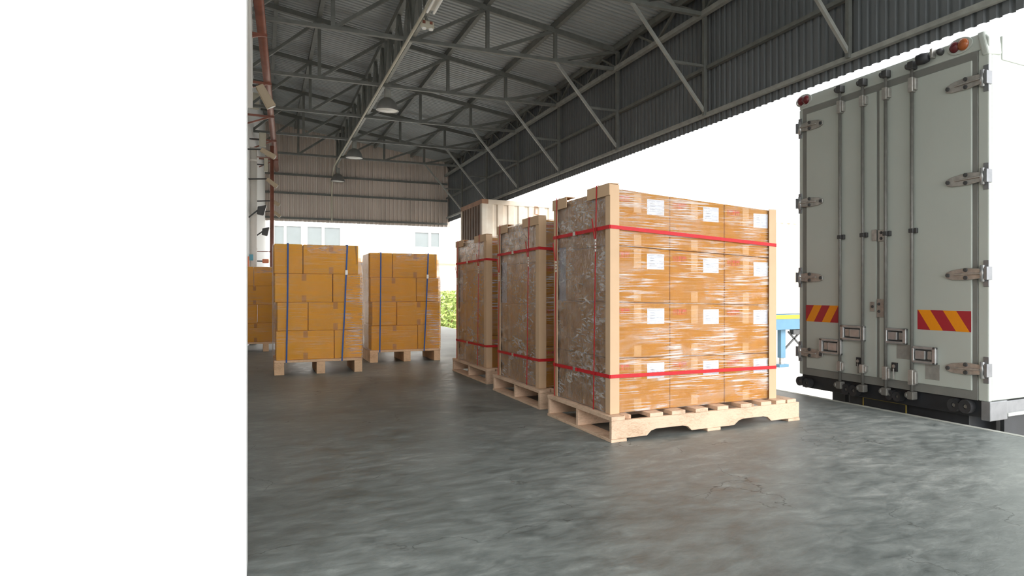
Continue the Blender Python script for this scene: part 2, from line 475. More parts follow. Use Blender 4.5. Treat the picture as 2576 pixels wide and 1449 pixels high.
# ------------------------------------------------------------------ roof steelwork
PXS = [-0.2 + 1.15 * i for i in range(6)]
TY = [5.25, 7.95, 10.65, 13.32, 15.95, 18.55, 21.2]
ORD = ['seventh', 'sixth', 'fifth', 'fourth', 'third', 'second', 'first']
for k, yr in enumerate(TY):
    t = thing('roof_truss', 'grey steel lattice roof truss, %s one counted from the corrugated gable wall' % ORD[k], 'roof truss', (5.55, yr, ZB), 'trusses across the roof')
    P = [Vector((x, ypos(yr, x), ZB)) for x in PXS]
    Q = [Vector((x, ypos(yr, x), ztop(x))) for x in PXS]
    MB().bar(P[0], P[5], 0.07, 0.055).build('bottom_chord', M_STEEL, t)
    MB().bar(Q[0], Q[5], 0.08, 0.09).build('top_chord', M_STEEL, t)
    for i in (0, 1, 2, 3, 4, 5):
        MB().bar(P[i], Q[i], 0.055).build('post', M_STEEL, t)
    for i in range(5):
        MB().bar(P[i], Q[i + 1], 0.05).build('diagonal', M_STEEL, t)
pl = ['along the white side wall', 'next to the one along the side wall', None, 'just right of the row of dome lamps', 'second in from the dock fascia', 'at the eaves over the dock fascia']
for i, x in enumerate(PXS):
    if pl[i] is None: continue
    if i == 0: x = 0.25
    z = ztop(x) + 0.085
    tag(MB().bar((x, -2.9, z), (x, 23.3, z), 0.07, 0.11).build('roof_purlin', M_STEEL), 'long grey steel roof purlin %s' % pl[i], 'purlin', 'purlins along the roof')

# lattice girder down the middle of the roof
xc = PXS[2]
t = thing('lattice_girder', 'long zigzag lattice girder down the roof above the dome lamps', 'girder', (xc, 5, ZB + .05))
zt = ztop(xc) + 0.03
MB().bar((xc, 4, ZB + 0.06), (xc, 23.3, ZB + 0.06), 0.05, 0.05).build('bottom_chord', M_STEEL2, t)
MB().bar((xc, 4, zt), (xc, 23.3, zt), 0.08, 0.12).build('top_chord', M_STEEL, t)
y = 8.2
i = 0
while y < 23.0:
    a, b = (ZB + 0.06, zt) if i % 2 == 0 else (zt, ZB + 0.06)
    MB().bar((xc, y, a), (xc, y + 0.45, b), 0.05).build('web_bar', M_STEEL, t)
    if i % 2 == 0:
        MB().bar((xc, y + 0.45, ZB + .06), (xc, y + 0.45, zt), 0.045).build('web_bar', M_STEEL, t)
    y += 0.45; i += 1
# eaves girder inside the fascia
t = thing('eaves_girder', 'low lattice girder along the eaves inside the dock fascia', 'girder', (5.5, 5, ZB))
MB().bar((5.50, 3, ZB + 0.0), (5.50, 23.2, ZB + 0.0), 0.07, 0.07).build('bottom_chord', M_STEEL2, t)
MB().bar((5.50, 3, ZB + 0.36), (5.50, 23.2, ZB + 0.36), 0.07, 0.08).build('top_chord', M_STEEL, t)
y = 6.6
i = 0
while y < 22.9:
    a, b = (ZB, ZB + .36) if i % 2 == 0 else (ZB + .36, ZB)
    MB().bar((5.50, y, a), (5.50, y + 0.66, b), 0.035).build('web_bar', M_STEEL, t)
    y += 0.66; i += 1
BR = ['directly above the truck doors', 'second along from the one above the truck', 'third along from the one above the truck', 'fourth along from the one above the truck', 'third from the gable wall', 'second from the gable wall', 'nearest the gable wall']
for k, yr in enumerate(TY):
    x0, x1 = PXS[4], XD - 0.02
    t = thing('fascia_brace', 'slanting steel fascia brace, %s' % BR[k], 'brace', (x1, yr, 3.75), 'braces down the dock fascia')
    a, b = Vector((x0, ypos(yr, x0), ZB)), Vector((x1, yr, 3.75))
    MB().bar(a, b, 0.042).build('brace_bar', M_STEEL2, t)
    mid = a.lerp(b, 0.52)
    MB().bar(mid, (x1, yr, mid.z), 0.035).build('strut', M_STEEL, t)
    MB().bar((x1 - 0.02, yr, 3.72), (x1 - 0.02, yr, ZB), 0.05).build('hanger', M_STEEL, t)

# lamps
def dome_lamp(yr, label):
    y = ypos(yr, xc) + 0.02
    t = thing('dome_lamp', label, 'lamp', (xc, y, 4.68), 'dome lamps under the roof')
    c = (xc + 0.03, y, 4.68)
    MB().lathe([(0.205, 0.0), (0.205, 0.02), (0.195, 0.06), (0.17, 0.13), (0.12, 0.20), (0.075, 0.235), (0.06, 0.24), (0.055, 0.232), (0.11, 0.19), (0.16, 0.125), (0.188, 0.05), (0.195, 0.0), (0.205, 0.0)], c, n=28).build('lamp_shade', M_SHADE, t, smooth=True)
    MB().lathe([(0.0, 0.012), (0.19, 0.012), (0.19, 0.004), (0.0, -0.012)], c, n=28).build('lens', M_LENS, t, smooth=True)
    MB().lathe([(0.0, 0.235), (0.062, 0.235), (0.062, 0.40), (0.05, 0.42), (0.0, 0.42)], c, n=16).build('gear_housing', M_STEEL2, t)
    MB().bar((c[0] - .02, y, 5.08), (c[0] - .05, y, ZB + 0.02), 0.035).build('bracket', M_STEEL2, t)
dome_lamp(TY[3], 'largest dome lamp under the roof girder, nearest of three')
dome_lamp(TY[5], 'middle one of three dome lamps under the roof girder')
dome_lamp(TY[6] + 1.6, 'smallest dome lamp under the girder, in front of the gable wall')

# cable conduit below the girder
tag(MB().tube([(xc - 0.11, 8.6, 5.09), (xc - .11, 22.7, 5.09), (xc - .11, 23.2, 4.9), (xc - .11, 23.50, 4.4), (xc - .11, 23.50, 3.45)], 0.022).build('cable_conduit', M_BEIGE), 'pale cable conduit under the girder, dropping down the gable wall', 'conduit')
p = on_y(1076, 60, 10.0)
t = thing('twin_emergency_light', 'small twin-headed emergency light on the roof girder', 'lamp', (p.x, p.y, p.z - .06))
MB().box((p.x - .10, p.y, p.z - .06), (p.x + .10, p.y + .07, p.z + .06)).build('housing', M_BEIGE, t, bevel=0.034, seg=5)
for s in (-1, 1):
    MB().box((p.x + s * .05 - .022, p.y - .006, p.z + .0), (p.x + s * .05 + .018, p.y + .01, p.z + .04)).build('indicator', M_RUST, t)
    MB().lathe([(0, 0), (.035, 0), (.03, -.02), (0, -.025)], (p.x + s * .05, p.y + .02, p.z - .058)).build('lens', M_LENS, t)
MB().bar((p.x, p.y + .03, p.z + .05), (p.x - .03, p.y + .03, 5.2), .03).build('bracket', M_STEEL, t)
p0, p1 = on_y(1083, 32, 9.55), on_y(1112, -20, 8.75)
t = thing('strip_light', 'bright twin-tube strip light at the top of the roof girder', 'lamp', p0)
d = Vector((0.045, 0, 0))
MB().bar(p0 + Vector((0, 0, .05)), p1 + Vector((0, 0, .05)), 0.16, 0.035).build('reflector', M_PVC, t)
for s in (-1, 1):
    MB().tube([p0 + d * s, p1 + d * s], 0.018).build('tube', M_LENS, t)

# ------------------------------------------------------------------ fittings along the left wall
t = thing('brown_drain_pipe', 'thick brown pipe running high along the white side wall', 'pipe', (0, 9, 4.9))
MB().tube([(-0.075, 8.2, 4.9), (0.12, 13.9, 4.9), (0.30, 19.2, 4.9), (0.43, 23.1, 4.9)], 0.062, n=14).build('pipe', M_RUST, t, smooth=True)
for yy in (9.2, 10.9, 13.4, 15.9, 18.4, 21.0):
    xx = -0.075 + (yy - 8.2) * 0.0339
    mb = MB(); mb.bar((wallx(yy), yy, 4.83), (xx + 0.07, yy, 4.83), 0.04); mb.bar((wallx(yy), yy, 4.6), (xx, yy, 4.83), 0.03)
    mb.build('pipe_bracket', M_RUST, t)
def vpipe(px, Y, z0, z1, r, m, label, name):
    p = on_y(px, 500, Y)
    t = thing(name, label, 'pipe', (p.x, Y, z0))
    MB().tube([(p.x, Y, z0), (p.x, Y, z1)], r, n=14).build('pipe', m, t, smooth=True)
    for z in (z0 + .9, z0 + 2.2, z1 - .3):
        mb = MB(); mb.lathe([(r + .004, -.02), (r + .008, -.02), (r + .008, .02), (r + .004, .02)], (p.x, Y, z), n=14)
        mb.bar((p.x - r, Y, z), (wallx(Y), Y, z), .02)
        mb.build('pipe_clamp', m, t)
    return p
vpipe(637, 18.0, 0.0, 4.55, 0.078, M_PVC, 'fat white downpipe on the side wall', 'white_downpipe')
vpipe(684, 19.0, 0.0, 4.82, 0.045, M_RUST, 'thin brown vertical pipe standing off the side wall', 'brown_downpipe')
def spot(px0, py0, px1, py1, Y, w, label):
    a, b = on_y(px0, py0, Y), on_y(px1, py1, Y + .05)
    t = thing('wall_spotlight', label, 'lamp', a, 'tan spotlights on the side wall')
    mb = MB()
    d = (b - a).normalized(); s = Vector((0, 1, 0)); u = d.cross(s)
    r0, r1 = w * .42, w * .5
    mb.hexa([a - s * r0 - u * r0, a + s * r0 - u * r0, a + s * r0 + u * r0, a - s * r0 + u * r0,
             b - s * r1 - u * r1, b + s * r1 - u * r1, b + s * r1 + u * r1, b - s * r1 + u * r1])
    mb.build('hood', M_TAN, t, bevel=0.008)
    MB().lathe([(0, 0), (r1 * .8, 0), (r1 * .8, .012), (0, .012)], b - d * .004, d, 16).build('lens', M_LENS, t)
    MB().tube([a, (min(a.x - .05, wallx(Y) + .03), Y, a.z - .03), (wallx(Y), Y, a.z - .03)], .016).build('arm', M_DARK, t)
spot(652, 216, 683, 270, 11.2, 0.13, 'largest tan spotlight, highest and nearest on the side wall')
spot(656, 376, 692, 396, 15.0, 0.10, 'tan spotlight just below the grey junction box')
spot(671, 450, 697, 470, 17.6, 0.10, 'tan spotlight third along the side wall')
spot(684, 505, 703, 517, 20.0, 0.10, 'tan spotlight fourth along the side wall')
spot(686, 531, 705, 545, 22.3, 0.09, 'smallest tan spotlight, last before the gable wall')
def wbox(px0, py0, px1, py1, Y, m, name, label, cat, dep=.12, lid=True):
    a, b = on_y(px0, py1, Y), on_y(px1, py0, Y)
    t = thing(name, label, cat, ((a.x + b.x) / 2, Y, a.z))
    MB().box((a.x, Y, a.z), (b.x, Y + dep, b.z)).build('body', m, t, bevel=.008)
    mx, mz = (b.x - a.x) * .14, (b.z - a.z) * .12
    MB().box((a.x + mx, Y - .008, a.z + mz), (b.x - mx, Y + .01, b.z - mz)).build('lid', m, t, bevel=.004)
    MB().bar((a.x, Y + dep * .6, (a.z + b.z) / 2), (wallx(Y) - .02, Y + dep * .6, (a.z + b.z) / 2), .03).build('bracket', M_DARK, t)
wbox(630, 234, 652, 271, 17.2, M_BEIGE, 'junction_box', 'beige junction box above the fat white downpipe', 'junction box')
wbox(652, 334, 669, 367, 17.8, M_BEIGE, 'junction_box', 'grey junction box beside the brown pipe, left of the roof', 'junction box')
wbox(664, 398, 674, 430, 18.4, M_BEIGE, 'junction_box', 'small narrow junction box right of the white downpipe', 'junction box')
wbox(627, 640, 637, 655, 17.6, M_BLUEP, 'blue_box', 'small blue box on the white downpipe', 'box', .06)
wbox(621, 645, 627, 680, 17.2, M_ORANGE, 'fire_point_sign', 'small orange-red panel on the side wall above the stacked cartons', 'sign', .04)
wbox(660, 652, 676, 662, 18.4, M_ORANGE, 'valve_box', 'small red valve box on the brown vertical pipe', 'valve', .06)
def flood(px, py, Y, s, label):
    c = on_y(px, py, Y)
    t = thing('floodlight', label, 'lamp', c)
    mb = MB()
    mb.hexa([c + Vector(v) * s for v in ((-.5, 0, -.5), (.1, 0, -.62), (.1, .8, -.62), (-.5, .8, -.5), (-.42, 0, .25), (.35, 0, .45), (.35, .8, .45), (-.42, .8, .25))])
    mb.build('housing', M_DARK, t, bevel=.01)
    mb = MB(); mb.hexa([c + Vector(v) * s for v in ((.12, 0.05, -.58), (.17, 0.05, -.58), (.17, .75, -.58), (.12, .75, -.58), (.36, 0.05, .42), (.41, .05, .42), (.41, .75, .42), (.36, .75, .42))])
    mb.build('lens', M_STAIN, t)
    MB().bar(c + Vector((-.4 * s, .3 * s, -.1 * s)), (wallx(Y), Y + .3 * s, c.z - .2), .03).build('arm', M_DARK, t)
flood(660, 526, 17.6, .22, 'dark floodlight with a pale lens on the side wall')
flood(670, 580, 18.7, .20, 'dark floodlight lower down, left of the brown vertical pipe')

# ------------------------------------------------------------------ red-strapped loads
ZL = [0.205, 0.657, 1.119, 1.586, 2.050]
ZR = [0.205, 0.630, 1.078, 1.519, 1.965]
U0, U1, V0, V1 = 0.065, 1.755, 0.125, 1.275
UC = [U0, 0.628, 1.205, U1]
ROWS = ['bottom row', 'third row down', 'second row down', 'top row']
def zrow(k, u):
    f = (u - U0) / (U1 - U0)
    return ZL[k] * (1 - f) + ZR[k] * f

def symbols(mb, u, v, z, s=1.0):
    """three handling signs: arrows, glass, umbrella, printed on the face v"""
    def rect(a, b, c, d):
        mb.box((u + a * s, v - .0015, z + b * s), (u + c * s, v, z + d * s))
    def poly(pts):
        mb.prism([(u + a * s, v - .0015, z + b * s) for a, b in pts], (0, .0015, 0))
    for k in range(3):
        o = k * .047
        rect(o, 0, o + .044, .003); rect(o, .045, o + .044, .048); rect(o, 0, o + .003, .048); rect(o + .041, 0, o + .044, .048)
    for o in (.009, .025):
        rect(o + .003, .009, o + .007, .03); poly([(o - .002, .028), (o + .012, .028), (o + .005, .042)])
    poly([(.057, .041), (.061, .024), (.066, .02), (.074, .02), (.079, .024), (.083, .041)]); rect(.068, .009, .072, .02); rect(.06, .006, .08, .010)
    poly([(.098, .024), (.101, .034), (.108, .040), (.116, .042), (.124, .040), (.131, .034), (.134, .024)]); rect(.1145, .008, .1175, .024); rect(.108, .006, .1175, .009)

def boards_on_front():
    ends = [(1526, 1572), (1574, 1592), (1636, 1669), (1691, 1725), (1750, 1781), (1805, 1833), (1864, 1891), (1915, 1941), (1953, 1977), (1980, 2002)]
    res = []
    for a, b in ends:
        res.append((on_y(a, 1050, 4.79).x - 2.44, on_y(b, 1050, 4.79).x - 2.44))
    return res

def red_load(ox, oy, sx, sy, sz, who, near, seed):
    rnd = random.Random(seed)
    tf = lambda p: Vector((ox + p.x * sx, oy + p.y * sy, p.z * sz))
    W = lambda u, v, z: tf(Vector((u, v, z)))
    # pallet
    t = thing('wooden_pallet', 'pale wooden pallet under the %s red-strapped load' % who, 'pallet', W(.99, .68, 0), 'pallets under the red-strapped loads')
    for i, (a, b) in enumerate(boards_on_front()):
        a = max(a, 0); b = min(b, 1.98)
        mb = MB(tf)
        if i == 1:      # chipped board
            mb.prism([(a, .02, .172), (a + .02, .05, .172), (a + .035, .01, .172), (a + .05, .045, .172), (b, .03, .172), (b, 1.37, .172), (a, 1.37, .172)], (0, 0, .033))
        else:
            e = rnd.uniform(-.004, .006)
            mb.box((a, e, .172), (b, 1.37 + e, .205))
        mb.build('deck_board', M_WOOD, t, bevel=.003)
    for v in (0.004, 0.66, 1.325):
        mb = MB(tf)
        pts = [(0.004, .026), (.33, .026), (.37, .062), (.42, .074), (.68, .074), (.73, .062), (.77, .026), (1.22, .026), (1.27, .062), (1.32, .074), (1.55, .074), (1.60, .062), (1.64, .026), (1.976, .026), (1.976, .171), (.004, .171)]
        mb.prism([(u, v, z) for u, z in pts], (0, .04, 0))
        mb.build('stringer', M_WOOD, t, bevel=.003)
    for a, b in ((0.0, .14), (.93, 1.07), (1.84, 1.98)):
        MB(tf).box((a, 0, 0), (b, 1.37, .025)).build('bottom_board', M_WOOD, t, bevel=.003)
    # cartons
    def carton(c0, c1, v0, v1, r, where, front):
        name = 'carton'
        g = .0025
        cb = ((c0 + c1) / 2, (v0 + v1) / 2)
        o = thing(name, 'brown carton %s, %s of the %s red-strapped load' % (where, ROWS[r], who), 'carton', W(cb[0], cb[1], zrow(r, cb[0])), 'cartons of the %s red-strapped load' % who)
        za, zb, zc, zd = zrow(r, c0) + g, zrow(r, c1) + g, zrow(r + 1, c0) - g, zrow(r + 1, c1) - g
        a, b = c0 + g, c1 - g
        p, q = v0 + g + rnd.uniform(0, .004), v1 - g
        MB(tf).hexa([(a, p, za), (b, p, zb), (b, q, zb), (a, q, za), (a, p, zc), (b, p, zd), (b, q, zd), (a, q, zc)]).build('box', M_CARTON, o, bevel=.007)
        m = (a + b) / 2 - .035
        zt = (zc + zd) / 2
        zbm = (za + zb) / 2
        if front:
            MB(tf).box((m - .035, p - .0006, zt - .17), (m + .035, p + .001, zt - .012)).build('tape', M_TAPE, o)
            MB(tf).box((m - .035, p - .0006, zbm + .012), (m + .035, p + .001, zbm + .10)).build('tape', M_TAPE, o)
            # white label in the upper right of the face
            l0 = a + .60 * (b - a); zl = zd + (zc - zd) * .3 - .045
            lab = MB(tf).box((l0, p - .0016, zl - .13), (l0 + .168, p, zl)).build('shipping_label', M_PAPER, o)
            lab['label'] = 'white address label with faint grey print'
            pr = MB(tf)
            for (x0, x1, zz, h) in ((.01, .075, .012, .004), (.095, .15, .012, .003), (.03, .07, .033, .006), (.03, .062, .052, .007), (.04, .078, .056, .005), (.028, .075, .078, .008), (.095, .11, .075, .006), (.12, .155, .08, .004), (.02, .09, .1, .003), (.1, .155, .112, .004)):
                pr.box((l0 + x0, p - .0021, zl - zz - h), (l0 + x1, p - .0016, zl - zz))
            pr.build('printed_text', M_PRINT, lab)
            s = MB(tf); symbols(s, a + .028, p, zc - .095 - (zc - zd) * .1)
            k = s.build('handling_symbols', M_REDINK, o); k['label'] = 'row of red handling signs: arrows, glass, umbrella'
        else:
            MB(tf).box((a - .0006, (p + q) / 2 - .035, zbm + .02), (a + .001, (p + q) / 2 + .035, zt - .012)).build('tape', M_TAPE, o)
    VM = 0.70
    for r in range(4):
        carton(UC[0], UC[1], V0, VM, r, 'by the left corner post', True)
        carton(UC[1], UC[2], V0, VM, r, 'middle column', True)
        carton(UC[2], UC[3], V0, VM, r, 'by the right corner post', True)
        carton(UC[0], UC[1], VM, V1, r, 'rear half of left side', False)
    # delivery note under the film on the left side
    zz = 1.42
    o = MB(tf).box((U0 - .0035, 1.06, zz - .30), (U0 - .002, 1.22, zz + .20)).build('delivery_note', M_PAPER2)
    tag(o, 'bluish paper delivery note on the left side of the %s red-strapped load' % who, 'paper sheet', 'delivery notes on the loads')
    # film
    mb = MB(tf)
    nz = 64
    path = []
    def seg(a, b, n, nx, ny, side):
        for i in range(n):
            f = i / n
            path.append((a[0] + (b[0] - a[0]) * f, a[1] + (b[1] - a[1]) * f, nx, ny, side))
    e = .006
    seg((U0 - e, V1 + e), (U0 - e, V0 - e), 60, -1, 0, 0)
    seg((U0 - e, V0 - e), (U1 + e, V0 - e), 80, 0, -1, 1)
    seg((U1 + e, V0 - e), (U1 + e, V1 + e), 10, 1, 0, 2)
    seg((U1 + e, V1 + e), (U0 - e, V1 + e), 10, 0, 1, 2)
    n = len(path)
    vs, fc = [], []
    for j in range(nz + 1):
        f = j / nz
        for i, (u, v, nx, ny, side) in enumerate(path):
            zt = zrow(4, min(max(u, U0), U1)) + .004
            z = .208 + (zt - .208) * f
            q = Vector((u * 3.0 + seed, v * 3.0, z * 3.0))
            if side == 0:
                d = .005 + .009 * (0.5 + noise.noise(q * 2.6 + Vector((0, 0, z * 3)))) + .006 * abs(noise.noise(Vector((v * 9 + z * 10, z * 10 - v * 12, seed))))
            else:
                d = .001 + .004 * abs(noise.noise(Vector((u * 1.6, seed, z * 26)))) + .003 * abs(noise.noise(q))
            vs.append((u + nx * d, v + ny * d, z))
    for j in range(nz):
        for i in range(n):
            i2 = (i + 1) % n
            fc.append((j * n + i, j * n + i2, (j + 1) * n + i2, (j + 1) * n + i))
    mb.add(vs, fc)
    o = mb.build('stretch_wrap', M_FILM, smooth=True)
    o.data.materials.append(M_FILMW)
    for k, p in enumerate(o.data.polygons):
        if path[k % n][4] == 0:
            p.material_index = 1
    tag(o, 'clear shiny stretch film wrapped around the %s red-strapped load' % who, 'stretch film', 'films around the red-strapped loads')
    # kraft corner posts
    th = .007
    def post(name, su, sv, top, where, leg=.085):
        u = (U0 - .026) if su < 0 else (U1 + .026)
        v = (V0 - .026) if sv < 0 else (V1 + .026)
        mb = MB(tf)
        du, dv = -su, -sv
        mb.prism([(u, v, .207), (u + du * leg, v, .207), (u + du * leg, v + dv * th, .207), (u + du * th, v + dv * th, .207), (u + du * th, v + dv * leg, .207), (u, v + dv * leg, .207)], (0, 0, top - .207))
        tag(mb.build('corner_post', M_KRAFT, bevel=.002), 'tall kraft board corner post, %s of the %s red-strapped load' % (where, who), 'corner post', 'kraft corner posts')
    post('corner_post', -1, -1, 2.078, 'left front corner')
    post('corner_post', 1, -1, 1.972, 'right front corner')
    post('corner_post', -1, 1, 2.03, 'left rear corner')
    # edge guards along the top of the left side
    ue = U0 - .034
    for (va, vb, where, zt) in ((V0 - .03, V0 + .40, 'front', 2.088), (V1 - .30, V1 + .04, 'rear', 2.082)):
        mb = MB(tf)
        mb.prism([(ue, va, zt), (ue, va, zt - .10), (ue + th, va, zt - .10), (ue + th, va, zt - th), (ue + .09, va, zt - th), (ue + .09, va, zt)], (0, vb - va, 0))
        tag(mb.build('edge_guard', M_KRAFT, bevel=.002), 'kraft edge guard on the top left edge, %s half of the %s load' % (where, who), 'edge guard', 'kraft edge guards')
    # straps
    def ring(pts, w, t_, axis):
        """closed band through pts; width along axis"""
        mb = MB(tf)
        ax = Vector(axis) * (w / 2)
        n = len(pts)
        cx = sum((Vector(p) for p in pts), Vector()) / n
        vs, fc = [], []
        for p in pts:
            p = Vector(p); d = p - cx; d -= Vector(axis) * d.dot(Vector(axis)); d.normalize()
            vs += [p - ax, p + ax, p + ax + d * t_, p - ax + d * t_]
        for i in range(n):
            a, b = i * 4, ((i + 1) % n) * 4
            for k in range(4):
                fc.append((a + k, a + (k + 1) % 4, b + (k + 1) % 4, b + k))
        return mb.add(vs, fc)
    ou, ov = .030, .030
    for (zl, zr, where) in ((1.732, 1.639, 'upper'), (.515, .500, 'lower')):
        a, b, c, d = U0 - ou, U1 + ou, V0 - ov, V1 + ov
        pts = [(a, c + .008, zl), (a + .008, c, zl), (b - .008, c, zr), (b, c + .008, zr), (b, d, zr), (a, d, zl - .01)]
        o = thing('red_strap', '%s level red strap around the %s load' % (where, who), 'strap', W(a, c, zl - .015), 'red straps')
        ring(pts, .030, .0015, (0, 0, 1)).build('band', M_STRAP, o)
        vv = .80
        zb = zl - .006
        MB(tf).box((a - .006, vv - .03, zb - .019), (a, vv + .03, zb + .019)).build('buckle', M_SEAL, o, bevel=.003)
        MB(tf).box((a - .010, vv - .055, zb - .014), (a - .004, vv - .035, zb + .018)).build('loose_end', M_STRAP, o)
    for (v_t, v_b, zs, where) in ((V0 + .20, V0 + .26, 1.60, 'front'), (V1 - .08, V1 - .02, 1.45, 'rear')):
        a, b = U0 - .040, U1 + .012
        o = thing('red_strap', 'thin upright red strap on the left side, %s half of the %s load' % (where, who), 'strap', W(a, v_b, .21), 'red straps')
        ztl, ztr = 2.092, zrow(4, U1) + .01
        pts = [(a, v_b, .21), (a - .001, (v_t + v_b) / 2, 1.2), (a, v_t, ztl), (a + .01, v_t, ztl + .002), (b, v_t, ztr), (b, v_b, .21)]
        mb = MB(tf)
        vs, fc = [], []
        for (u, v, z) in pts:
            vs += [(u, v - .009, z), (u, v + .009, z), (u + .0015, v + .009, z - .0015), (u + .0015, v - .009, z - .0015)]
        for i in range(len(pts) - 1):
            x, y = i * 4, i * 4 + 4
            for k in range(4):
                fc.append((x + k, x + (k + 1) % 4, y + (k + 1) % 4, y + k))
        mb.add(vs, fc).build('band', M_STRAP, o)
        vb_ = v_t + (v_b - v_t) * .25
        m2 = MB(tf)
        for k in range(4):
            m2.box((a - .007, vb_ - .014, zs - .06 + k * .028), (a - .0005, vb_ + .014, zs - .038 + k * .028))
        m2.build('seal', M_SEAL, o, bevel=.003)
        MB(tf).bar((a - .008, vb_ + .006, zs + .05), (a - .02, vb_ + .03, zs + .22), .003, .016, up=(0, 1, 0)).build('loose_end', M_STRAP, o)

red_load(2.44, 4.79, 1, 1, 1, 'nearest', True, 1)
red_load(2.49, 6.50, .96, 1.16, .958, 'middle', False, 2)
red_load(2.57, 8.62, .945, 1.30, .945, 'farthest', False, 3)

# ------------------------------------------------------------------ blue-strapped loads
def blue_load(ox, oy, s, who, seed):
    rnd = random.Random(seed)
    tf = lambda p: Vector((ox + p.x * s, oy + p.y * s + p.x * s * -0.085, p.z * s))
    W = lambda u, v, z: tf(Vector((u, v, z)))
    t = thing('wooden_pallet', 'orange-brown wooden pallet under the %s' % who, 'pallet', W(.58, .5, 0), 'pallets under the blue-strapped loads')
    for u0, u1 in ((0, .128), (.55, .665), (1.062, 1.17)):
        MB(tf).box((u0, 0.005, 0), (u1, 1.0, .175)).build('stringer', M_WOOD2, t, bevel=.004)
    for k in range(7):
        v = k * .148
        MB(tf).box((-.002, v, .176), (1.172, v + .112, .212)).build('deck_board', M_WOOD2, t, bevel=.003)
    rows = [(.213, .634, [(.025, .785), (.792, 1.165)], 'bottom row'), (.637, 1.050, [(.038, .435), (.442, 1.168)], 'third row down'),
            (1.053, 1.468, [(.008, .762), (.772, 1.145)], 'second row down'), (1.471, 1.90, [(.0, .365), (.375, 1.118)], 'top row')]
    for (z0, z1, us, rw) in rows:
        for k, (a, b) in enumerate(us):
            big = 'long' if b - a > .5 else 'short'
            o = thing('carton', '%s mustard carton, %s of the %s' % (big, rw, who), 'carton', W((a + b) / 2, .5, z0), 'cartons of the %s' % who)
            j = rnd.uniform(0, .012)
            MB(tf).box((a, .03 + j, z0), (b, .95, z1)).build('box', M_CARTONY, o, bevel=.009)
            m = (a + b) / 2
            if big == 'long':
                for q0, q1 in ((z0 + .005, z0 + .10), (z1 - .10, z1 - .004)):
                    MB(tf).box((m - .03, .0292 + j, q0), (m + .03, .04 + j, q1)).build('tape', M_TAPEY, o)
    # film: whole load, whiter on the right for its painted sheen
    path = []
    def seg(a, b, n, nx, ny):
        for i in range(n):
            f = i / n; path.append((a[0] + (b[0] - a[0]) * f, a[1] + (b[1] - a[1]) * f, nx, ny))
    seg((-.012, .96), (-.012, .022), 12, -1, 0); seg((-.012, .022), (1.178, .022), 60, 0, -1); seg((1.178, .022), (1.178, .96), 12, 1, 0); seg((1.178, .96), (-.012, .96), 12, 0, 1)
    mb = MB(tf); vs, fc = [], []
    n, nz = len(path), 50
    for jz in range(nz + 1):
        z = .215 + 1.692 * jz / nz
        for (u, v, nx, ny) in path:
            inset = 0.05 * max(0, (z - 1.42)) / .48 * (1 if u > 1.1 else 0)
            d = .002 + .004 * abs(noise.noise(Vector((u * 2, seed, z * 18)))) + .004 * abs(noise.noise(Vector((u * 4, v * 4 + seed, z * 4))))
            vs.append((u + nx * d - inset, v + ny * d, z))
    for jz in range(nz):
        for i in range(n):
            i2 = (i + 1) % n
            fc.append((jz * n + i, jz * n + i2, (jz + 1) * n + i2, (jz + 1) * n + i))
    mb.add(vs, fc)
    o = mb.build('stretch_wrap', M_FILM2, smooth=True)
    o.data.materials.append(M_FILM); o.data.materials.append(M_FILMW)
    for k, p in enumerate(o.data.polygons):      # hazier film paints in sheen at the right-hand edge and along the top
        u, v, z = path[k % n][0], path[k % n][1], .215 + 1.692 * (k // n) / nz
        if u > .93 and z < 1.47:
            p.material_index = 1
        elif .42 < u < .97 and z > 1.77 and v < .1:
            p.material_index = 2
    tag(o, 'clear stretch film around the %s' % who, 'stretch film', 'films around the blue-strapped loads')
    for (ut, ub, where) in ((.175, .155, 'left'), (.965, .89, 'right')):
        o = thing('blue_strap', 'upright blue strap on the %s side of the %s' % (where, who), 'strap', W(ub, 0, .18), 'blue straps')
        pts = [(ub, -.006, .178), ((ut + ub) / 2 + .004, .012, 1.0), (ut, .012, 1.908), (ut, .03, 1.914), (ut, .97, 1.914), (ub, 1.004, .178)]
        vs, fc = [], []
        for (u, v, z) in pts:
            vs += [(u - .0105, v, z), (u + .0105, v, z), (u + .0105, v + .002, z - .002), (u - .0105, v + .002, z - .002)]
        for i in range(len(pts) - 1):
            x, y = i * 4, i * 4 + 4
            for k in range(4):
                fc.append((x + k, x + (k + 1) % 4, y + (k + 1) % 4, y + k))
        MB(tf).add(vs, fc).build('band', M_BSTRAP, o)
        if where == 'right':
            MB(tf).box((ut - .03, .002, 1.46), (ut + .005, .01, 1.53)).build('seal', M_LENS, o, bevel=.003)

blue_load(0.175, 11.02, 1.0, 'big left blue-strapped load', 11)
p = on_z(931, 913, 0)
blue_load(p.x, p.y, 0.985, 'second blue-strapped load', 12)
p = on_z(590, 887, 0)
blue_load(p.x, p.y, 0.90, 'partly hidden load by the side wall', 13)
p = on_z(833, 868, 0)
blue_load(p.x, p.y, 1.0, 'load glimpsed between the two blue-strapped ones', 14)

